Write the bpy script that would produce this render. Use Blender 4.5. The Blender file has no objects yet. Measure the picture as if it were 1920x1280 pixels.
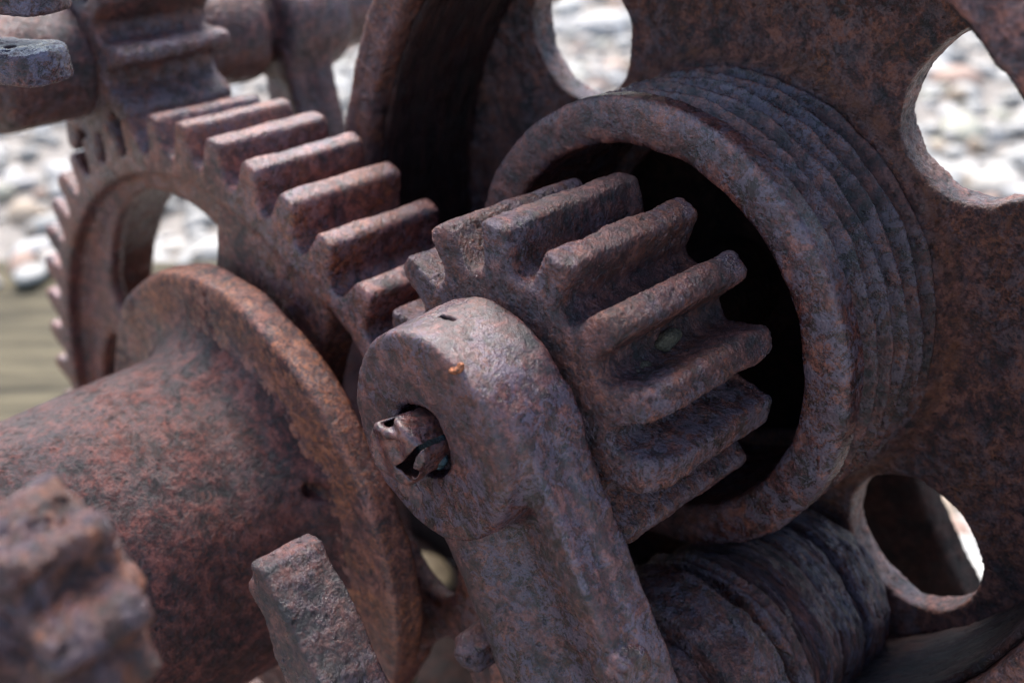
import bpy, math, random
import numpy as np
import openvdb
from mathutils import Matrix, Vector

# ------------------------------------------------------------------ camera
sc = bpy.context.scene
CZ = 0.76                                   # height of the lens above the beach
cd = bpy.data.cameras.new('camera'); cam = bpy.data.objects.new('camera', cd)
sc.collection.objects.link(cam); sc.camera = cam
Rm = Matrix(((0.7024596804068561, -0.3374565247323041, 0.6266366501556492),
             (0.7117235400088279, 0.3330641593106818, -0.6184802894029616),
             (0.0, 0.8804495213799963, 0.47413989528591177)))
cam.matrix_world = Matrix.Translation((0, 0, CZ)) @ Rm.to_4x4()
cd.sensor_width = 36.0; cd.lens = 36.0*2060.79/1920.0
cd.clip_start = 0.02; cd.clip_end = 300
cd.dof.use_dof = True; cd.dof.focus_distance = 0.452; cd.dof.aperture_fstop = 5.2
cd.dof.aperture_blades = 7

# ------------------------------------------------------------------ light
w = bpy.data.worlds.new('World'); sc.world = w; w.use_nodes = True
nt = w.node_tree; bg = nt.nodes['Background']
sky = nt.nodes.new('ShaderNodeTexSky'); sky.sky_type = 'NISHITA'; sky.sun_disc = False
SUN_EL, SUN_AZ = math.radians(56), math.radians(300)      # azimuth measured from +Y towards +X
sky.sun_elevation = SUN_EL; sky.sun_rotation = SUN_AZ
sky.air_density = 1.0; sky.dust_density = 2.0; sky.ozone_density = 1.2
nt.links.new(sky.outputs[0], bg.inputs[0]); bg.inputs[1].default_value = 0.15
sl = bpy.data.lights.new('sun', 'SUN'); so = bpy.data.objects.new('sun', sl); sc.collection.objects.link(so)
sl.energy = 3.0; sl.angle = math.radians(35); sl.color = (1.0, 0.97, 0.94)
sd = Vector((math.sin(SUN_AZ)*math.cos(SUN_EL), math.cos(SUN_AZ)*math.cos(SUN_EL), math.sin(SUN_EL)))
so.rotation_euler = sd.to_track_quat('Z', 'Y').to_euler()
sc.view_settings.view_transform = 'Standard'; sc.view_settings.look = 'None'
sc.view_settings.gamma = 1.0; sc.view_settings.use_curve_mapping = False
sc.view_settings.exposure = 1.3
sc.render.engine = 'CYCLES'
sc.cycles.pixel_filter_type = 'BLACKMAN_HARRIS'; sc.cycles.filter_width = 1.3
sc.cycles.max_bounces = 6; sc.cycles.sample_clamp_indirect = 4; sc.cycles.caustics_reflective = False; sc.cycles.use_denoising = True

# ------------------------------------------------------------------ object helpers
def tag(o, label=None, cat=None, group=None, kind=None):
    if label: o['label'] = label
    if cat: o['category'] = cat
    if group: o['group'] = group
    if kind: o['kind'] = kind
    return o

def thing(name, loc, label, cat, group=None):
    o = bpy.data.objects.new(name, None); sc.collection.objects.link(o)
    o.location = (loc[0], loc[1], loc[2]+CZ); o.empty_display_size = 0.02
    return tag(o, label, cat, group)

def link_mesh(name, v, faces, mat, parent=None, origin=None, smooth=True):
    """v is an (n,3) array in camera-height coordinates (z relative to the lens height)"""
    me = bpy.data.meshes.new(name)
    v = np.asarray(v, dtype=np.float64).copy(); v[:, 2] += CZ
    if parent is not None: org = np.array(parent['base'] if 'base' in parent else parent.location, dtype=float)
    elif origin is not None: org = np.array([origin[0], origin[1], origin[2]+CZ])
    else: org = v.mean(0)
    v = v-org
    f = np.asarray(faces)
    if f.dtype == object or f.ndim == 1:
        me.from_pydata(v.tolist(), [], [tuple(int(i) for i in q) for q in faces])
    else:
        n, k = f.shape
        me.vertices.add(len(v)); me.vertices.foreach_set('co', v.astype(np.float32).ravel())
        me.loops.add(n*k); me.loops.foreach_set('vertex_index', f.astype(np.int32).ravel())
        me.polygons.add(n); me.polygons.foreach_set('loop_start', np.arange(0, n*k, k, dtype=np.int32))
        me.update(calc_edges=True)
    me.polygons.foreach_set('use_smooth', [smooth]*len(me.polygons))
    me.materials.append(mat); me.update()
    o = bpy.data.objects.new(name, me); sc.collection.objects.link(o)
    if parent is not None: o.parent = parent
    else: o.location = org
    return o

# ------------------------------------------------------------------ signed distance field modelling
class Grid:
    def __init__(s, lo, hi, h):
        s.lo = np.array(lo, float); s.h = h
        s.n = np.ceil((np.array(hi)-s.lo)/h).astype(int)+1
        ax = [(s.lo[i]+h*np.arange(s.n[i])).astype(np.float32) for i in range(3)]
        s.x = ax[0][:, None, None]; s.y = ax[1][None, :, None]; s.z = ax[2][None, None, :]
    def noise(s, cell, seed, amp=1.0):
        rg = np.random.default_rng(seed); Ws = []; ms = []
        for i in range(3):
            t = np.arange(s.n[i])*s.h/cell+rg.random(); k = np.floor(t).astype(int); u = t-k
            m = k.max()+4; W = np.zeros((s.n[i], m), np.float32); r = np.arange(s.n[i])
            W[r, k] = (1-u)**3/6; W[r, k+1] = (3*u**3-6*u**2+4)/6
            W[r, k+2] = (-3*u**3+3*u**2+3*u+1)/6; W[r, k+3] = u**3/6
            Ws.append(W); ms.append(m)
        L = rg.standard_normal(ms).astype(np.float32)
        L = np.tensordot(Ws[0], L, (1, 0))
        L = np.einsum('yb,xbz->xyz', Ws[1], L, optimize=True)
        L = L @ Ws[2].T
        return L*(amp*1.9)
    def mesh(s, d):
        d = np.clip(np.broadcast_to(d, s.n), -3*s.h, 3*s.h).astype(np.float32).copy()
        for a in range(3):
            sl = [slice(None)]*3
            for e in (0, -1):
                sl[a] = e; d[tuple(sl)] = np.maximum(d[tuple(sl)], s.h*0.5)
        g = openvdb.FloatGrid(background=float(3*s.h)); g.copyFromArray(d)
        p, q = g.convertToQuads(isovalue=0.0)
        p = np.asarray(p, dtype=np.float64)*s.h+s.lo; q = np.asarray(q).astype(np.int64)
        a, b, c = p[q[:, 0]], p[q[:, 1]], p[q[:, 2]]; e = p[q[:, 3]]
        vol = (np.einsum('ij,ij->i', a, np.cross(b, c))+np.einsum('ij,ij->i', a, np.cross(c, e))).sum()
        if vol < 0: q = q[:, ::-1]
        return p, q

def smin(a, b, k):
    h = np.maximum(k-np.abs(a-b), 0)/k
    return np.minimum(a, b)-h*h*(k*0.25)
def smax(a, b, k): return -smin(-a, -b, k)
def slab(y, y0, y1): return np.abs(y-(y0+y1)*0.5)-(y1-y0)*0.5
def rad(g, c): return np.hypot(g.x-c[0], g.z-c[1])
def cyl(g, c, r, y0, y1, k=0.003): return smax(rad(g, c)-r, slab(g.y, y0, y1), k)
def ring(g, c, r0, r1, y0, y1, k=0.003):
    R = rad(g, c); return smax(smax(R-r1, r0-R, k), slab(g.y, y0, y1), k)
def capsule(g, a, b, r):
    a = np.array(a); b = np.array(b); ab = b-a; L = ab@ab
    t = np.clip(((g.x-a[0])*ab[0]+(g.y-a[1])*ab[1]+(g.z-a[2])*ab[2])/L, 0, 1)
    return np.sqrt((g.x-a[0]-t*ab[0])**2+(g.y-a[1]-t*ab[1])**2+(g.z-a[2]-t*ab[2])**2)-r
def ellipsoid(g, c, r):
    q = np.sqrt(((g.x-c[0])/r[0])**2+((g.y-c[1])/r[1])**2+((g.z-c[2])/r[2])**2)
    return (q-1)*min(r)
def poly_xz(g, pts):
    """exact signed distance to a polygon in the XZ plane"""
    X = g.x[:, 0, 0][:, None]; Z = g.z[0, 0, :][None, :]
    d = np.full((X.shape[0], Z.shape[1]), 1e9); s = np.ones_like(d); n = len(pts); j = n-1
    for i in range(n):
        ex, ez = pts[j][0]-pts[i][0], pts[j][1]-pts[i][1]
        wx, wz = X-pts[i][0], Z-pts[i][1]
        t = np.clip((wx*ex+wz*ez)/(ex*ex+ez*ez), 0, 1)
        d = np.minimum(d, (wx-ex*t)**2+(wz-ez*t)**2)
        c1 = Z >= pts[i][1]; c2 = Z < pts[j][1]; c3 = ex*wz > ez*wx
        s = np.where((c1 & c2 & c3) | (~c1 & ~c2 & ~c3), -s, s); j = i
    return (s*np.sqrt(d)).astype(np.float32)[:, None, :]
def teeth(g, c, N, ph, rr, rt, hr, ht, kt, kr, seed, jit=0.0006, tipcut=None):
    R = rad(g, c); th = np.arctan2(g.z-c[1], g.x-c[0]); p = 2*np.pi/N
    idx = np.floor((th-ph)/p+0.5); a = th-ph-idx*p; idx = (idx.astype(int)) % N
    rg = np.random.default_rng(seed)
    jw = (rg.standard_normal(N)*jit)[idx]; jt = (rg.standard_normal(N)*jit)[idx]; js = (rg.standard_normal(N)*jit)[idx]
    u = R*np.sin(a)+js; v = R*np.cos(a)
    t = (v-rr)/(rt-rr); hw = hr+(ht-hr)*np.clip(t, -0.3, 1.3)+jw
    cs = (rt-rr)/math.hypot(rt-rr, hr-ht)
    tip = v-rt-jt
    if tipcut is not None: tip = tip+tipcut(th, idx)
    d = smax((np.abs(u)-hw)*cs, tip, kt)
    d = smax(d, rr*0.8-v, 0.002)
    return smin(R-rr, d, kr)

# ------------------------------------------------------------------ materials
def rust(name, tint=(1, 1, 1), orange=0.35, grey=0.35, rough=0.5, dscale=1.0, seed=0.0, dark=1.0, coarse=1.0, spec=0.8, stretch=(1, 1, 1), bloom=False):
    m = bpy.data.materials.new(name); m.use_nodes = True
    try: m.displacement_method = 'BOTH'
    except Exception: m.cycles.displacement_method = 'BOTH'
    n = m.node_tree.nodes; L = m.node_tree.links; b = n['Principled BSDF']; out = n['Material Output']
    tc = n.new('ShaderNodeTexCoord'); mp = n.new('ShaderNodeMapping'); L.new(tc.outputs['Object'], mp.inputs[0])
    mp.inputs['Location'].default_value = (seed, seed*1.7, seed*0.6); mp.inputs['Scale'].default_value = stretch
    def noise(scale, det=6, ro=0.6, dist=0.0, off=None):
        t = n.new('ShaderNodeTexNoise'); L.new(mp.outputs[0], t.inputs['Vector'])
        t.inputs['Scale'].default_value = scale/coarse; t.inputs['Detail'].default_value = det
        t.inputs['Roughness'].default_value = ro; t.inputs['Distortion'].default_value = dist
        return t.outputs['Fac']
    def ramp(src, stops):
        r = n.new('ShaderNodeValToRGB'); L.new(src, r.inputs[0]); e = r.color_ramp.elements
        while len(e) < len(stops): e.new(0.5)
        for k, (p, c) in enumerate(stops):
            e[k].position = p; e[k].color = (c, c, c, 1) if not hasattr(c, '__len__') else (*c, 1)
        return r.outputs[0]
    def mix(f, a, c, mode='MIX'):
        x = n.new('ShaderNodeMix'); x.data_type = 'RGBA'; x.blend_type = mode
        if hasattr(f, 'links'): L.new(f, x.inputs[0])
        else: x.inputs[0].default_value = f
        for k, s_ in ((6, a), (7, c)):
            if hasattr(s_, 'links'): L.new(s_, x.inputs[k])
            else: x.inputs[k].default_value = (*s_, 1)
        return x.outputs[2]
    def math_(op, a, c, cl=False):
        x = n.new('ShaderNodeMath'); x.operation = op; x.use_clamp = cl
        for k, s_ in ((0, a), (1, c)):
            if hasattr(s_, 'links'): L.new(s_, x.inputs[k])
            else: x.inputs[k].default_value = s_
        return x.outputs[0]
    T = lambda c: tuple(c[i]*tint[i]*dark*(0.46, 0.36, 0.34)[i] for i in range(3))
    big = noise(24, 6, 0.62, 0.6); mid = noise(85, 8, 0.72, 0.6); fine = noise(300, 6, 0.72, 0.4); sand = noise(780, 4, 0.65)
    big2 = noise(15, 6, 0.65, 1.0); flake = noise(150, 7, 0.74, 0.8)
    vp = n.new('ShaderNodeTexVoronoi'); L.new(mp.outputs[0], vp.inputs['Vector']); vp.inputs['Scale'].default_value = 190/coarse
    pit = ramp(math_('ADD', vp.outputs['Distance'], math_('MULTIPLY', fine, 0.3)), [(0.24, 1.0), (0.40, 0.0)])
    # colour: dark purple brown oxide, brown body, orange bloom, grey lavender burnished skin with sky sheen mixed into its colour
    tone = math_('ADD', math_('ADD', math_('MULTIPLY', mid, 0.55), math_('MULTIPLY', sand, 0.15)), math_('MULTIPLY', noise(210, 6, 0.7), 0.30))
    base = ramp(tone, [(0.435, T((0.010, 0.003, 0.005))), (0.48, T((0.075, 0.022, 0.024))), (0.52, T((0.165, 0.055, 0.046))), (0.575, T((0.42, 0.175, 0.130)))])
    tone2 = math_('ADD', math_('MULTIPLY', fine, 0.6), math_('MULTIPLY', sand, 0.4))
    warm = ramp(tone2, [(0.43, T((0.060, 0.016, 0.009))), (0.50, T((0.24, 0.075, 0.030))), (0.57, T((0.58, 0.21, 0.065)))])
    col = mix(math_('MULTIPLY', ramp(big, [(0.44, 0.0), (0.62, 1.0)]), orange, True), base, warm)
    col = mix(math_('MULTIPLY', ramp(flake, [(0.55, 0.0), (0.60, 1.0)]), 0.25+0.55*orange), col, warm)
    gmask = math_('MULTIPLY', ramp(math_('ADD', math_('MULTIPLY', flake, 0.80), math_('MULTIPLY', sand, 0.20)), [(0.485, 0.0), (0.535, 1.0)]), ramp(big2, [(0.42, 0.2), (0.54, 1.0)]))
    gfac = math_('MULTIPLY', gmask, grey, True)
    col = mix(gfac, col, T((0.27, 0.27, 0.36)))
    col = mix(math_('MULTIPLY', pit, 0.65), col, T((0.020, 0.009, 0.010)))
    col = mix(math_('MULTIPLY', ramp(sand, [(0.36, 1.0), (0.45, 0.0)]), 0.4), col, (0.016, 0.009, 0.009))
    if bloom:                                                   # ring of fresh orange rust round the drum's root
        sx = n.new('ShaderNodeSeparateXYZ'); L.new(tc.outputs['Object'], sx.inputs[0])
        r2 = math_('ADD', math_('MULTIPLY', sx.outputs[0], sx.outputs[0]), math_('MULTIPLY', sx.outputs[2], sx.outputs[2]))
        rd = math_('SQRT', r2, 0.0)
        edge = math_('SUBTRACT', 1.0, math_('MULTIPLY', math_('ABSOLUTE', math_('SUBTRACT', rd, 0.1165), 0.0), 190.0), True)
        col = mix(math_('MULTIPLY', edge, ramp(flake, [(0.44, 0.0), (0.58, 0.75)])), col, T((0.30, 0.105, 0.035)))
    L.new(col, b.inputs['Base Color'])
    L.new(math_('MULTIPLY', gfac, 0.35), b.inputs['Metallic'])
    rr = ramp(math_('ADD', math_('MULTIPLY', flake, 0.5), math_('MULTIPLY', big2, 0.5)), [(0.45, min(rough+0.10, 1)), (0.52, max(rough-0.22, 0.14))]); L.new(rr, b.inputs['Roughness'])
    b.inputs['Specular IOR Level'].default_value = spec
    # true displacement: lumps, pits, grain
    hsum = math_('MULTIPLY', big, 0.5)
    hsum = math_('ADD', hsum, math_('MULTIPLY', mid, 0.80)); hsum = math_('ADD', hsum, math_('MULTIPLY', flake, 0.50))
    hsum = math_('ADD', hsum, math_('MULTIPLY', fine, 0.8))
    hsum = math_('ADD', hsum, math_('MULTIPLY', sand, 0.38))
    hsum = math_('SUBTRACT', hsum, math_('MULTIPLY', pit, 0.26))
    dn = n.new('ShaderNodeDisplacement'); L.new(hsum, dn.inputs['Height'])
    dn.inputs['Midlevel'].default_value = 1.45; dn.inputs['Scale'].default_value = 0.0019*dscale
    L.new(dn.outputs[0], out.inputs['Displacement'])
    return m

def simple(name, color, rough=0.6, spec=0.5, bump=0.0, bscale=200, var=0.3, stretch=None, nscale=None, detail=5):
    m = bpy.data.materials.new(name); m.use_nodes = True
    n = m.node_tree.nodes; L = m.node_tree.links; b = n['Principled BSDF']
    tc = n.new('ShaderNodeTexCoord'); mp = n.new('ShaderNodeMapping'); L.new(tc.outputs['Object'], mp.inputs[0])
    if stretch: mp.inputs['Scale'].default_value = stretch
    t = n.new('ShaderNodeTexNoise'); L.new(mp.outputs[0], t.inputs['Vector']); t.inputs['Scale'].default_value = nscale or bscale
    t.inputs['Detail'].default_value = detail; t.inputs['Roughness'].default_value = 0.65
    r = n.new('ShaderNodeValToRGB'); L.new(t.outputs['Fac'], r.inputs[0]); e = r.color_ramp.elements
    e[0].position = 0.32; e[1].position = 0.68
    e[0].color = tuple(c*(1-var) for c in color)+(1,); e[1].color = tuple(min(c*(1+var), 0.95) for c in color)+(1,)
    L.new(r.outputs[0], b.inputs['Base Color']); b.inputs['Roughness'].default_value = rough; b.inputs['Specular IOR Level'].default_value = spec
    if bump:
        bp = n.new('ShaderNodeBump'); bp.inputs['Distance'].default_value = bump; L.new(t.outputs['Fac'], bp.inputs['Height'])
        L.new(bp.outputs[0], b.inputs['Normal'])
    return m

M_pin = rust('rust_pinion', orange=0.45, grey=0.70, rough=0.36, seed=1.3)
M_brk = rust('rust_bracket', orange=0.30, grey=0.70, rough=0.38, dscale=0.45, seed=3.1, tint=(0.95, 0.97, 1.05))
M_drum = rust('rust_drum', orange=0.3, grey=0.75, rough=0.34, dscale=0.5, seed=5.7)
M_web = rust('rust_web', orange=0.55, grey=0.5, rough=0.5, dark=1.25, tint=(1.0, 1.08, 1.0), dscale=1.1, seed=7.9, bloom=True)
M_rim = rust('rust_rim', orange=0.7, grey=0.3, rough=0.55, seed=9.2, dark=1.3, tint=(1.0, 1.06, 1.0))
M_gear = rust('rust_gear', orange=0.6, grey=0.4, rough=0.45, dscale=0.55, seed=11.4, dark=1.5)
M_barrel = rust('rust_barrel', orange=0.3, grey=0.2, rough=0.66, dscale=0.7, seed=13.8, tint=(1.05, 0.84, 0.86), dark=0.72, spec=0.5)
M_flange = rust('rust_flange', orange=0.8, grey=0.12, rough=0.60, dscale=0.6, seed=2.8, tint=(1.05, 1.10, 1.0), dark=1.5)
M_bar = rust('rust_bar', orange=0.4, grey=0.5, rough=0.36, dscale=0.9, seed=15.5, dark=0.8)
M_cog = rust('rust_cog', orange=0.9, grey=0.8, rough=0.4, dscale=2.0, seed=17.2, coarse=2.0, dark=0.85)
M_shaft = rust('rust_shaft', orange=0.5, grey=0.5, rough=0.5, dscale=0.8, seed=19.9)
M_low = rust('rust_low', orange=0.35, grey=0.7, rough=0.42, dscale=0.9, seed=21.1, dark=1.0)
M_shade = rust('rust_painted_shade', orange=0.4, grey=0.0, rough=0.8, seed=23.0, dark=0.14, spec=0.2)  # near-black: shade of the drum mouth and gaps put into the colour
M_lever = rust('rust_lever', orange=0.2, grey=1.0, rough=0.35, dscale=0.8, seed=25.0, tint=(0.95, 1.0, 1.1))
M_cap = rust('rust_cap', orange=0.3, grey=0.35, rough=0.48, dscale=0.25, seed=27.0, dark=1.1)
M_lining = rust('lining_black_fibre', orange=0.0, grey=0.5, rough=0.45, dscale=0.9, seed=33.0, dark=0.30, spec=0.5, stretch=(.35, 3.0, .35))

A = (-0.28584, -0.24243); B = (-0.53193, -0.44846); E_ = (-0.6630, -0.1640); D_ = (-0.2180, -0.3970); C_ = (-0.4766, -0.3860)

# ------------------------------------------------------------------ ground
gv = [(-60, -60, -CZ), (60, -60, -CZ), (60, 60, -CZ), (-60, 60, -CZ)]
gm = simple('ground_grit', (0.28, 0.25, 0.22), 0.9, 0.2, 0.01, 40, 0.35)
g_ = link_mesh('ground', np.array(gv, float), [(0, 1, 2, 3)], gm, origin=(0, 0, -CZ)); tag(g_, 'pale grit of the beach under the pebbles', kind='structure')
RX = np.array([0.7025, 0.7117, 0.0]); FW = np.array([-0.7117, 0.7025, 0.0])      # camera's right and forward over the ground

def pebbles():
    bmats = []
    m = bpy.data.materials.new('pebble_stone'); m.use_nodes = True
    n = m.node_tree.nodes; L = m.node_tree.links; b = n['Principled BSDF']
    at = n.new('ShaderNodeAttribute'); at.attribute_name = 'stone'
    t = n.new('ShaderNodeTexNoise'); tc = n.new('ShaderNodeTexCoord'); L.new(tc.outputs['Object'], t.inputs[0]); t.inputs['Scale'].default_value = 40; t.inputs['Detail'].default_value = 5
    mx = n.new('ShaderNodeMix'); mx.data_type = 'RGBA'; mx.blend_type = 'MULTIPLY'; mx.inputs[0].default_value = 0.45
    L.new(at.outputs['Color'], mx.inputs[6]); L.new(t.outputs['Color'], mx.inputs[7])
    r = n.new('ShaderNodeHueSaturation'); r.inputs['Saturation'].default_value = 1.0; L.new(at.outputs['Color'], r.inputs['Color'])
    rr = n.new('ShaderNodeMapRange'); L.new(t.outputs['Fac'], rr.inputs[0]); rr.inputs[3].default_value = 0.40; rr.inputs[4].default_value = 1.05
    L.new(rr.outputs[0], r.inputs['Value']); L.new(r.outputs[0], b.inputs['Base Color'])
    b.inputs['Roughness'].default_value = 0.7
    rg = np.random.default_rng(5)
    import bmesh
    bm = bmesh.new(); bmesh.ops.create_icosphere(bm, subdivisions=2, radius=1.0)
    tv = np.array([v.co[:] for v in bm.verts]); tf = np.array([[v.index for v in f.verts] for f in bm.faces]); bm.free()
    V = []; F = []; C = []; k = 0
    pal = np.array([(0.74, 0.74, 0.74), (0.70, 0.70, 0.68), (0.78, 0.74, 0.68), (0.56, 0.57, 0.56), (0.68, 0.55, 0.42), (0.60, 0.42, 0.34), (0.40, 0.41, 0.41), (0.80, 0.80, 0.78), (0.62, 0.62, 0.52)])
    pw = np.array([.24, .17, .15, .1, .08, .05, .06, .1, .05]); pw /= pw.sum()
    placed = 0
    while placed < 5200:
        fwd = 0.6+rg.random()**1.2*4.6; lat = (rg.random()*2-1)*(0.20+fwd*0.55)
        p = RX*lat+FW*fwd
        if lat < -0.35 and fwd < 1.60 and not (fwd > 1.40 and rg.random() < (fwd-1.40)*4.5): continue             # planks lie here
        s = 0.010+0.020*rg.random()**1.6
        if rg.random() < 0.05: s *= 1.9
        s *= 0.8+0.12*fwd
        sc3 = s*np.array([1.0+0.5*rg.random(), 0.75+0.35*rg.random(), 0.45+0.25*rg.random()])
        a, bb = rg.random()*6.28, rg.standard_normal()*0.25
        Rz = np.array([[math.cos(a), -math.sin(a), 0], [math.sin(a), math.cos(a), 0], [0, 0, 1]])
        Ry = np.array([[math.cos(bb), 0, math.sin(bb)], [0, 1, 0], [-math.sin(bb), 0, math.cos(bb)]])
        ph = rg.random(3)*6.28
        v = tv*(1+0.12*np.sin(2.3*tv[:, [1, 2, 0]]+ph)+0.05*np.sin(5*tv[:, [2, 0, 1]]+ph))
        v = (v*sc3) @ Ry.T @ Rz.T
        z = -CZ+sc3[2]*(0.35+0.8*rg.random())+(0.06 if lat < -0.35 and fwd < 1.58 else 0)
        v = v+np.array([p[0], p[1], z])
        V.append(v); F.append(tf+k); k += len(tv)
        c = pal[rg.choice(len(pal), p=pw)]*(0.85+0.3*rg.random())*np.array([0.80, 0.75, 0.69]); C.append(np.tile(np.append(c, 1), (len(tv), 1))); placed += 1
    V = np.concatenate(V); F = np.concatenate(F); C = np.concatenate(C).astype(np.float32)
    o = link_mesh('pebble_beach', V, F, m, origin=(0, 0, -CZ)); at_ = o.data.color_attributes.new('stone', 'FLOAT_COLOR', 'POINT')
    at_.data.foreach_set('color', C.ravel())
    tag(o, 'blurred pale pebbles of the beach behind the rusty winch', 'pebbles', kind='stuff')
pebbles()

# weathered planks on the beach behind the big gear (left edge of the photo)
M_plank = simple('weathered_plank', (0.095, 0.078, 0.046), 0.85, 0.25, 0.006, 5, 0.6, stretch=(1, .08, 1))
_mp = [x for x in M_plank.node_tree.nodes if x.type == 'MAPPING'][0]; _mp.vector_type = 'TEXTURE'; _mp.inputs['Rotation'].default_value = (0, 0, math.radians(45.4))
def plank(name, f0, f1, l0, l1, zt, mat, label):
    g = Grid((l0-.01, f0-.01, -0.03), (l1+.01, f1+.01, 0.12), 0.008)
    d = smax(smax(np.abs(g.x-(l0+l1)/2)-(l1-l0)/2, np.abs(g.y-(f0+f1)/2)-(f1-f0)/2, 0.01), slab(g.z, 0.0, zt), 0.01)+g.noise(0.05, 3, 0.0015)
    p, q = g.mesh(d)
    wv = np.outer(p[:, 0], RX)+np.outer(p[:, 1], FW); wv[:, 2] = p[:, 2]-CZ
    o = link_mesh(name, wv, q, mat, origin=tuple(RX*(l0+l1)/2+FW*(f0+f1)/2)+( -CZ,))
    tag(o, label, 'plank')
plank('timber_plank', 0.90, 1.57, -1.9, -0.40, 0.06, M_plank, 'mossy olive brown plank on the ground left of the big gear')

# ------------------------------------------------------------------ rope drum with spoked wheel
def rope_drum():
    t = thing('rope_drum', (A[0], 0.365, A[1]), 'grooved rusty rope drum opening towards camera with big holed wheel behind it', 'drum')
    # wheel (web with four holes and rim)
    g = Grid((A[0]-.238, .355, A[1]-.238), (A[0]+.238, .481, A[1]+.238), 0.0016)
    R = rad(g, A)
    web = smax(R-.215, slab(g.y, .447, .464), .002)
    for ang in (45, 137, 226, -42):
        c = (A[0]+.157*math.cos(math.radians(ang)), A[1]+.157*math.sin(math.radians(ang)))
        hr = rad(g, c)-(.0380 if ang == 45 else .0350) + .0022*np.cos(2*np.arctan2(g.z-c[1], g.x-c[0])-2*math.radians(ang)+np.pi)
        web = smax(web, -hr, .0015)
    web = smax(web, .086-R, .002)
    rim = smax(smax(R-.229, .2065-R, .004), slab(g.y, .366, .474), .004)
    nz = g.noise(.012, 1, .0006)+g.noise(.005, 2, .00035)+g.noise(.03, 4, .0008)
    core = smax(R-.1105, .0895-R, .002); core = smax(core, slab(g.y, .372, .455), .003)
    allf = smin(smin(web, rim, .008), core, .016)+nz
    p, q = g.mesh(np.maximum(np.maximum(allf, R-.2045), .4400-g.y+.0*R)); link_mesh('holed_web', p, q, M_web, t)
    p, q = g.mesh(np.maximum(allf, .2045-R)); link_mesh('rim', p, q, M_rim, t)
    # brake lining inside the rim
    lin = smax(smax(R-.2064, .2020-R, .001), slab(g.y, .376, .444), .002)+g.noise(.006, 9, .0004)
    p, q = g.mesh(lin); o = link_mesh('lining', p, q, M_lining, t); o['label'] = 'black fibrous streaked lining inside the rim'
    # grooved barrel
    g = Grid((A[0]-.122, .357, A[1]-.122), (A[0]+.122, .447, A[1]+.122), 0.0010)
    R = rad(g, A); th = np.arctan2(g.z-A[1], g.x-A[0])
    pitch = .0126
    yy = (g.y-.3765+pitch*th/(2*np.pi))/pitch+g.noise(.05, 31, .03)
    gr = np.abs(np.sin(np.pi*yy))
    on = np.clip((g.y-.3755)/.003, 0, 1)
    outer = .1108+.0015*np.clip((g.y-.372)/.07, 0, 1)-.0105*gr*on
    d = smax(smax((R-outer)*.9, .0895-R, .0035), slab(g.y, .3625, .4440), .006)
    fr = g.y-(.3625+.10*np.abs(R-.1005))
    d = smax(d, -fr, .003)
    d = d+g.noise(.009, 12, .0002)+g.noise(.004, 13, .0002)+g.noise(.02, 14, .0002)
    p, q = g.mesh(d); o = link_mesh('grooved_barrel', p, q, M_drum, t)
    # back plate closing the barrel, near-black to paint in the shade inside
    g = Grid((A[0]-.09, .445, A[1]-.09), (A[0]+.09, .47, A[1]+.09), 0.002)
    p, q = g.mesh(cyl(g, A, .0885, .449, .459, .002)); link_mesh('back_plate', p, q, M_shade, t)
rope_drum()

# ------------------------------------------------------------------ small pinion in the drum mouth
def pinion():
    t = thing('pinion_gear', (A[0], .278, A[1]), 'sharp foreground pinion gear with thick worn teeth reaching into the drum mouth', 'gear')
    g = Grid((A[0]-.086, .272, A[1]-.086), (A[0]+.086, .372, A[1]+.086), 0.00095)
    ph = math.radians(121.9)
    R = rad(g, A)
    th = np.arctan2(g.z-A[1], g.x-A[0])
    wear = np.exp(-((th-math.radians(20))/math.radians(38))**2)          # right hand teeth are worn back at the front
    def cut(tt, idx): return wear*np.maximum(0, .0085-(g.y-.278)*.55)*1.0
    gear = teeth(g, A, 14, ph, .0570, .0784, .0080, .0067, .0042, .0045, 5, .0004, cut)
    d = smax(gear, slab(g.y, .278, .3625), .0022)
    # worn pinion face: root surface slopes back on the right
    d = smax(d, -(g.y-.278-np.maximum(0, R-.057)*wear*.35), .004)
    shaft = cyl(g, A, .026, .275, .372, .002)
    d = smin(d, shaft, .004)
    d = d+g.noise(.010, 41, .0003)+g.noise(.004, 42, .00025)
    p, q = g.mesh(d); link_mesh('toothed_wheel', p, q, M_pin, t)
    g = Grid((A[0]-.03, .36, A[1]-.03), (A[0]+.03, .57, A[1]+.03), 0.002)
    p, q = g.mesh(cyl(g, A, .024, .365, .56)); link_mesh('shaft', p, q, M_shade, t)  # near-black material paints the shade inside the drum
pinion()

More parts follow.
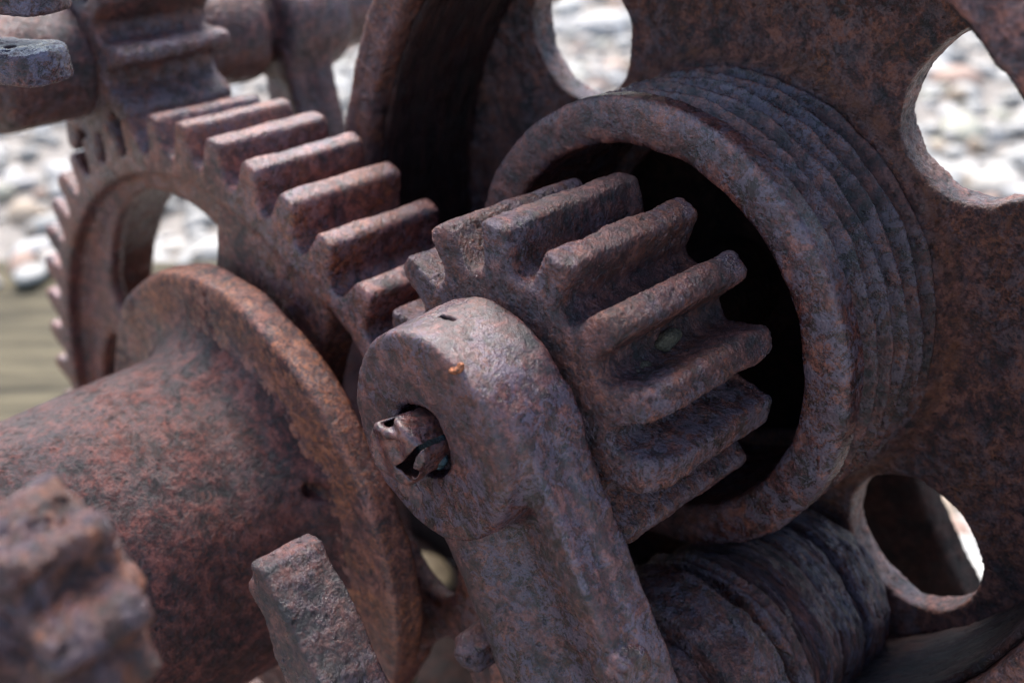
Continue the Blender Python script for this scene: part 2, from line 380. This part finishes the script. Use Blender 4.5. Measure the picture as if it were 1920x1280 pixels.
# ------------------------------------------------------------------ bearing bracket in front
TX, TZ = .52, -.854; NX, NZ = .854, .52
def bracket():
    t = thing('bearing_bracket', (A[0], .27, A[1]), 'rusty bearing bracket with round head and long leg at picture centre', 'bracket')
    g = Grid((A[0]-.07, .222, A[1]-.30), (A[0]+.21, .280, A[1]+.058), 0.001)
    R = rad(g, A)
    head = smax(R-(.0455+.05*(g.y-.233)), slab(g.y, .2335, .2735), .0035)
    ux = g.x-A[0]; uz = g.z-A[1]; th = np.arctan2(uz, ux)
    tt = ux*TX+uz*TZ; nn = ux*NX+uz*NZ
    leg = np.maximum(-tt-.0+0*nn, tt-.3)
    plate = smax(smax(np.abs(nn-.000)-.046, leg, .004), slab(g.y, .2615, .2725), .003)
    rib = smax(smax(np.abs(nn-.0385)-.0065, -tt+.0, .004), slab(g.y, .2455, .2725), .003)
    rib = smax(rib, tt-.3, .003)
    col = smax(np.hypot((nn+.0285)*.8, g.y-.2635)-.0165, -tt+.012, .006); col = np.maximum(col, tt-.3)
    sliver = smax(smax(np.abs(nn+.048)-.012, slab(g.y, .2665, .2735), .002), -tt+.015, .004); sliver = np.maximum(sliver, tt-.3)
    body = smin(plate, rib, .004); body = smin(body, col, .010); body = smin(body, sliver, .002)
    d = smin(body, head, .006)
    hc = (A[0]-.0022, A[1]-.0020)
    hole = smax(rad(g, hc)-.0162, g.y-.2425, .001)
    d = smax(d, -hole, .0012)
    slot = np.maximum(np.maximum(np.abs(ux+.006)-.0045, np.abs(g.y-.2525)-.0009), -uz)     # little oil slot at top
    d = np.maximum(d, -slot)
    d = d+g.noise(.010, 51, .00035)+g.noise(.004, 52, .0002)
    p, q = g.mesh(d); link_mesh('casting', p, q, M_brk, t)
    # bolt beside the leg and the lug on it
    def bolt(c, y0, y1, r, nm, m):
        g = Grid((c[0]-r*1.5, y0-.004, c[1]-r*1.5), (c[0]+r*1.5, y1+.004, c[1]+r*1.5), 0.0009)
        th = np.arctan2(g.z-c[1], g.x-c[0]); a = (th+.3) % (math.pi/3)-math.pi/6
        d = smax(rad(g, c)*np.cos(a)-r, slab(g.y, y0, y1), .004)
        d = smin(d, cyl(g, c, r*.5, y0-.003, y1, .003), .003)+g.noise(.006, 53, .0006)+g.noise(.003, 54, .0003)
        p, q = g.mesh(d); link_mesh(nm, p, q, m, t)
    bolt((A[0]+.0035, A[1]-.123), .248, .268, .0095, 'bolt', M_low)
    bolt((A[0]+.0885, A[1]-.0720), .246, .262, .0100, 'bolt', M_brk)
    # bright metal chip on the head's edge
    c = (A[0]+.0175, .2345, A[1]+.0398)
    g = Grid((c[0]-.006, c[1]-.006, c[2]-.006), (c[0]+.006, c[1]+.006, c[2]+.006), 0.0004)
    d = ellipsoid(g, c, (.0026, .0016, .0024))+g.noise(.0014, 56, .0010)
    m = simple('bright_chip', (0.30, 0.10, 0.04), 0.3, 0.9, 0.001, 900, 0.95); m.node_tree.nodes['Principled BSDF'].inputs['Metallic'].default_value = 0.6
    p, q = g.mesh(d); o = link_mesh('bright_chip', p, q, m, t); o['label'] = 'bright copper coloured chip of bare metal'
bracket()

def torn_cap():
    c0 = (A[0]-.0052, A[1]-.0030)
    t = thing('torn_cap', (c0[0], .24, c0[1]), 'small crumpled torn sheet metal cap in the round hole of the bearing', 'cap')
    g = Grid((c0[0]-.024, .214, c0[1]-.026), (c0[0]+.024, .246, c0[1]+.024), 0.00038)
    X = g.x-c0[0]; Z = g.z-c0[1]; th = np.arctan2(Z, X)
    rr = .0150+.0009*np.sin(2*th+.6)+.0005*np.sin(5*th)
    R = np.hypot(X, Z)
    yf = .2215+.10*(Z+X*.6)*.5+.0009*np.sin(X*420+Z*200)
    solid = smax(R-rr+(g.y-yf)*.10, yf-g.y, .0025); solid = smax(solid, g.y-.243, .001)
    inner = smax(R-rr+(g.y-yf)*.10+.0009, yf+.0010-g.y, .002)
    shell = smax(solid, -inner, .0004)
    # gash at the lower right, opened
    e1 = (X-.0095)*math.cos(.5)-(Z-.0005)*math.sin(.5); e2 = (X-.0095)*math.sin(.5)+(Z-.0005)*math.cos(.5)
    gash = np.maximum(np.abs(e1)-(.0024-.20*e2), np.abs(e2)-.0095)
    shell = smax(shell, -gash, .0006)
    bite = ellipsoid(g, (c0[0]-.0055, .2215, c0[1]+.0125), (.0042, .006, .0040)); shell = smax(shell, -bite, .0008)
    # rolled folds along the tears
    fold = capsule(g, (c0[0]-.0095, .2220, c0[1]+.0075), (c0[0]-.003, .2213, c0[1]+.0078), .0015)
    fold = smin(fold, capsule(g, (c0[0]-.003, .2213, c0[1]+.0078), (c0[0]+.0065, .223, c0[1]+.0098), .0014), .002)
    lip = np.abs((g.y-.2240)-.30*(Z+.013))-.0005
    lip = smax(smax(lip, np.abs(X-.007)-.0075, .001), np.abs(Z+.0155+.25*(X-.007))-.0042, .001)
    d = smin(smin(shell, fold, .0015), lip, .001)+g.noise(.0035, 61, .00022)+g.noise(.0016, 62, .00012)
    p, q = g.mesh(d); link_mesh('crumpled_shell', p, q, M_cap, t)
    g = Grid((c0[0]-.014, .229, c0[1]-.014), (c0[0]+.016, .2435, c0[1]+.014), 0.0005)
    d = ellipsoid(g, (c0[0]+.003, .2375, c0[1]-.002), (.0098, .0048, .0098))+g.noise(.003, 63, .0006)
    m = simple('teal_glint', (0.008, 0.040, 0.055), 0.10, 0.9, 0.0015, 500, 0.7)  # teal of the glints in the tear put into the core's colour
    p, q = g.mesh(d); o = link_mesh('glossy_core', p, q, m, t); o['label'] = 'wet dark teal core inside the torn cap, glint colour painted in'
torn_cap()

# ------------------------------------------------------------------ dried mud between teeth
def grit(cx, cy, cz, r, seed, label):
    g = Grid((cx-r*2.2, cy-r*2.2, cz-r*2.2), (cx+r*2.2, cy+r*2.2, cz+r*2.2), 0.0006)
    d = ellipsoid(g, (cx, cy, cz), (r*.9, r*1.6, r*.8))+g.noise(r*.8, seed, r*.22)
    m = simple('olive_grit', (0.10, 0.078, 0.050), 0.8, 0.4, 0.002, 600, 0.7)
    p, q = g.mesh(d); o = link_mesh('mud_clod', p, q, m); tag(o, label, 'clod')
grit(A[0]+.0515, .303, A[1]+.0245, .0045, 71, 'dark olive clod stuck at the front root of the middle pinion gap')
grit(A[0]+.0505, .322, A[1]+.0310, .0042, 72, 'olive clod with pale centre further back in the pinion gap')

# ------------------------------------------------------------------ big spur gear
def big_gear():
    t = thing('spur_gear', (B[0], .278, B[1]), 'large rusty spur gear on the left meshing with both pinions', 'gear')
    g = Grid((B[0]-.276, .270, B[1]-.276), (B[0]+.276, .356, B[1]+.276), 0.0018)
    R = rad(g, B)
    gear = teeth(g, B, 51, 3.0756-0*.1237, .2478, .2698, .0106, .0058, .0036, .0065, 15, .0003)
    d = smax(gear, slab(g.y, .278, .3486), .0018)
    d = smax(d, .236-R, .003)                                             # rim ring
    web = smax(R-.238, slab(g.y, .2915, .3035), .003)
    # oval windows in the web
    for k in range(5):
        a = math.radians(118-72*k); c = (B[0]+.187*math.cos(a), B[1]+.187*math.sin(a))
        tx, tz = -math.sin(a), math.cos(a); rx, rz = math.cos(a), math.sin(a)
        u = (g.x-c[0])*tx+(g.z-c[1])*tz; v = (g.x-c[0])*rx+(g.z-c[1])*rz
        bend = v+u*u/(2*.187)*.8
        q_ = np.sqrt((u/.100)**2+(bend/.038)**2)
        web = smax(web, (1-q_)*.030, .004)
    arm = smax(np.abs((g.x-B[0])*math.sin(math.radians(72))-(g.z-B[1])*math.cos(math.radians(72)))-.05, slab(g.y, .279, .30), .003)
    arm = smax(smax(arm, R-.238, .002), -((g.x-B[0])*math.cos(math.radians(72))+(g.z-B[1])*math.sin(math.radians(72))), .002)
    hub = cyl(g, B, .06, .272, .352)
    d = smin(smin(d, web, .006), hub, .006)
    d = smin(d, arm, .004)
    d = d+g.noise(.012, 81, .0003)+g.noise(.006, 82, .0002)
    p, q = g.mesh(d); link_mesh('toothed_wheel', p, q, M_gear, t)
    g = Grid((B[0]-.03, .34, B[1]-.03), (B[0]+.03, .62, B[1]+.03), 0.003)
    p, q = g.mesh(cyl(g, B, .025, .345, .61)); link_mesh('shaft', p, q, M_shaft, t)
big_gear()

# ------------------------------------------------------------------ smooth barrel with flange
def barrel():
    t = thing('winding_barrel', (C_[0], .25, C_[1]), 'smooth rusty winding barrel with wide flange at lower left', 'barrel')
    g = Grid((C_[0]-.15, .02, C_[1]-.15), (C_[0]+.15, .273, C_[1]+.15), 0.0018)
    cc = (C_[0], C_[1]+.006)
    brl = smax(rad(g, cc)-(.0885+.06*np.maximum(0, g.y-.10)**1.0*.6), slab(g.y, .03, .258), .004)
    fl = cyl(g, C_, .1423, .2490, .2670, .004)
    d = smin(brl, fl, .022)
    lug = capsule(g, (-.398, .250, -.320), (-.384, .250, -.318), .0045)
    d = smin(d, lug, .003); d = smax(d, -capsule(g, (-.397, .246, -.329), (-.386, .246, -.328), .0045), .002)
    d = d+g.noise(.014, 91, .0005)+g.noise(.03, 92, .0007)
    p, q = g.mesh(np.maximum(d, g.y-.2500+0*d)); link_mesh('barrel', p, q, M_barrel, t)
    p, q = g.mesh(np.maximum(d, .2470-g.y)); link_mesh('flange', p, q, M_flange, t)
barrel()

# ------------------------------------------------------------------ upper shaft with pinion, its bracket
def upper():
    t = thing('pinion_gear', (E_[0], .278, E_[1]), 'blurred pinion gear on a long shaft at top left above the big gear', 'gear')
    g = Grid((E_[0]-.076, .26, E_[1]-.076), (E_[0]+.076, .36, E_[1]+.076), 0.0014)
    d = teeth(g, E_, 12, math.radians(-66+15), .047, .0685, .0078, .0052, .005, .0045, 25, .0004)
    d = smax(d, slab(g.y, .278, .350), .003)+g.noise(.01, 101, .0005)+g.noise(.005, 102, .0003)
    p, q = g.mesh(d); link_mesh('toothed_wheel', p, q, M_pin, t)
    g = Grid((E_[0]-.05, .04, E_[1]-.05), (E_[0]+.05, .72, E_[1]+.05), 0.002)
    d = cyl(g, E_, .027, .05, .70); d = smin(d, cyl(g, E_, .036, .225, .28, .006), .01)
    d = smin(d, cyl(g, E_, .036, .350, .402, .01), .004)+g.noise(.012, 103, .0005)
    p, q = g.mesh(d); link_mesh('shaft', p, q, M_shaft, t)
    t = thing('shaft_bracket', (E_[0], .42, E_[1]), 'blurred leaning bracket holding the upper shaft beside the wheel rim', 'bracket')
    g = Grid((E_[0]-.06, .405, E_[1]-.42), (E_[0]+.24, .475, E_[1]+.06), 0.002)
    hd = cyl(g, E_, .038, .412, .465, .006)
    pts = [(-.706, -.17), (-.640, -.165), (-.622, -.23), (-.606, -.42), (-.570, -.58), (-.69, -.58), (-.692, -.26)]
    leg = smax(poly_xz(g, pts), slab(g.y, .434, .447), .003)
    pr_ = [(-.652, -.165), (-.640, -.165), (-.622, -.23), (-.606, -.42), (-.570, -.58), (-.584, -.58), (-.621, -.42), (-.636, -.23)]
    rib = smax(poly_xz(g, pr_), slab(g.y, .412, .447), .005)
    d = smin(smin(leg, rib, .006), hd, .008)+g.noise(.012, 104, .0005)
    p, q = g.mesh(d); link_mesh('casting', p, q, M_shaft, t)
upper()

# ------------------------------------------------------------------ forked lever at the top left corner
def lever():
    t = thing('fork_lever', (-.52, .19, -.10), 'dark forked lever with a small hole at the top left corner', 'lever')
    # upper tine and lower tine run along the camera's left-right, ends rounded
    def tine(c, half, r, zoff, hole, nm):
        dirv = np.array([.74, .67, .0])
        g = Grid((c[0]-.13, c[1]-.10, c[2]-.03), (c[0]+.03, c[1]+.04, c[2]+.03), 0.001)
        X = g.x-c[0]; Y = g.y-c[1]; Z = g.z-c[2]
        u = X*dirv[0]+Y*dirv[1]; v = -X*dirv[1]+Y*dirv[0]
        plan = np.hypot(np.maximum(u, 0)*1.0, v)-r; plan = np.maximum(plan, -u-.14)
        d = smax(plan, np.abs(Z)-half, .0025)
        if hole: d = smax(d, -(np.hypot(u+.006, v+.002)-.0030), .0015)
        d = d+g.noise(.008, 111, .0005)+g.noise(.02, 112, .0008)
        p, q = g.mesh(d); link_mesh(nm, p, q, M_lever, t)
    tine(np.array([-.4950, .189, -.1215]), .0070, .0170, 0, True, 'lower_tine')
    tine(np.array([-.5010, .196, -.0930]), .0075, .0175, 0, False, 'upper_tine')
lever()

# ------------------------------------------------------------------ broken flat bar in front
def stub():
    g = Grid((-.345, .150, -.50), (-.13, .215, -.255), 0.001)
    pts = [(-.3085, -.2765), (-.2990, -.2755), (-.268, -.314), (-.160, -.480), (-.215, -.495), (-.285, -.345), (-.3115, -.290)]
    d = smax(poly_xz(g, pts), slab(g.y, .162, .190), .002)
    d = d+g.noise(.012, 121, .0008)+g.noise(.005, 122, .0004)
    p, q = g.mesh(d); o = link_mesh('flat_bar', p, q, M_bar, origin=(-.2, .178, -.49))
    tag(o, 'upright broken flat iron bar with pitted end at bottom centre left', 'bar')
stub()

# ------------------------------------------------------------------ foreground cog, out of focus
def cog():
    c = (-.259, -.213)
    t = thing('small_cog', (c[0], .060, c[1]), 'heavily corroded blurred cog closest to camera at bottom left corner', 'cog')
    g = Grid((c[0]-.05, .035, c[1]-.05), (c[0]+.05, .10, c[1]+.05), 0.0009)
    d = teeth(g, c, 9, math.radians(68), .0270, .0365, .0078, .0052, .005, .005, 35, .0010)
    d = smax(d, slab(g.y, .060, .088), .004); d = smin(d, cyl(g, c, .019, .045, .095, .004), .006)
    d = d+g.noise(.010, 131, .0009)+g.noise(.004, 132, .0007)
    p, q = g.mesh(d); link_mesh('toothed_wheel', p, q, M_cog, t)
    g = Grid((c[0]-.02, -.1, c[1]-.02), (c[0]+.02, .13, c[1]+.02), 0.002)
cog()

# ------------------------------------------------------------------ worn roller stack under the drum
def roller():
    t = thing('banded_roller', (D_[0], .33, D_[1]), 'dark split and banded roller under the drum at lower right', 'roller')
    def part(nm, y0, y1, prof, mat, h=.0013, seed=1):
        g = Grid((D_[0]-.075, y0-.004, D_[1]-.075), (D_[0]+.075, y1+.004, D_[1]+.075), h)
        R = rad(g, D_); d = smax(R-prof(g), slab(g.y, y0, y1), .003); 
        d = d+g.noise(.010, seed, .0008)+g.noise(.004, seed+1, .0005)
        p, q = g.mesh(d); return link_mesh(nm, p, q, mat, t)
    part('front_disc', .298, .309, lambda g: .0480+0*g.y, M_low, seed=141)
    part('front_disc', .309, .341, lambda g: .0605-.10*np.maximum(0, .325-g.y), M_low, seed=151)
    part('split_ring', .350, .360, lambda g: .0560+.001*np.sin(g.y*900), M_low, seed=143)
    m = rust('rust_split_band', orange=0.3, grey=0.9, rough=0.4, dscale=1.6, seed=31.0, dark=1.0, stretch=(.45, 3.0, .45), tint=(.95, .97, 1.05))
    def prof(g):
        th = np.arctan2(g.z-D_[1], g.x-D_[0])
        yy = g.y+.0022*np.sin(2*th+1)+.0010*np.sin(5*th)
        ks = [.355, .368, .3695, .376, .3775, .389, .3905, .394, .4085, .410, .414, .4155, .427, .4285, .445]
        hs = [.052, .0525, .0498, .0500, .0530, .0532, .0508, .0522, .0530, .0500, .0502, .0528, .0535, .0515, .0510]
        return np.interp(yy, ks, hs).astype(np.float32)+.0008*np.sin(7*th+g.y*60)
    o = part('wood_band', .362, .436, prof, m, seed=145); o['label'] = 'splintered dark flaky band with grey blue streaks'
    part('core', .29, .445, lambda g: .036+0*g.y, M_shade, .002, seed=147)
roller()

# ------------------------------------------------------------------ side frame and added base, shade of the gaps put into their colour
def frames():
    g = Grid((-.86, .555, -.75), (-.05, .60, -.30), 0.004)
    pts = [(-.84, -.745), (-.065, -.745), (-.158, -.482), (-.199, -.427), (-.246, -.36), (-.36, -.32), (-.50, -.40), (-.84, -.58)]
    d = smax(poly_xz(g, pts), slab(g.y, .565, .590), .004)+g.noise(.02, 161, .0008)
    p, q = g.mesh(d); o = link_mesh('side_frame', p, q, M_shade, origin=(-.3, .575, -.745))
    tag(o, 'cast side frame behind the holed wheel, widened and painted near-black as shade', 'frame')
    g = Grid((-.80, .40, -.76), (-.10, .47, -.64), 0.004)
    g = Grid((-.95, .10, -.757), (.10, .60, -.66), 0.005)
    d = smax(smax(np.abs(g.x+.42)-.43, slab(g.y, .12, .555), .004), slab(g.z, -.755, -.700), .004)  # base added to block the ground view and darken the gaps
    d = smax(d, -smax(smax(np.abs(g.x+.38)-.25, slab(g.y, .20, .30), .003), g.z*0-1, .003), .004)+g.noise(.02, 162, .0008)
    p, q = g.mesh(d); o = link_mesh('added_base', p, q, M_shade, origin=(-.42, .34, -.755))
    tag(o, 'dark base casting under the gears resting on the beach', 'base')
frames()

# ------------------------------------------------------------------ loose beach stones lying on the added base
def stone(x, y, z, r, seed, label):
    g = Grid((x-r*1.6, y-r*1.6, z-r*1.2), (x+r*1.6, y+r*1.6, z+r*1.4), r/14)
    d = ellipsoid(g, (x, y, z), (r*1.15, r, r*.72))+g.noise(r*1.1, seed, r*.10)+g.noise(r*.4, seed+1, r*.03)
    m = simple('beige_stone', (0.16, 0.12, 0.07), 0.75, 0.4, 0.002, 90, 0.3)
    p, q = g.mesh(d); o = link_mesh('beach_stone', p, q, m); tag(o, label, 'stone')
stone(-.628, .512, -.682, .022, 201, 'beige beach stone seen in the dark gap left of the bearing leg')
stone(-.560, .395, -.678, .030, 203, 'small beige beach stone at the bottom edge below the flange')
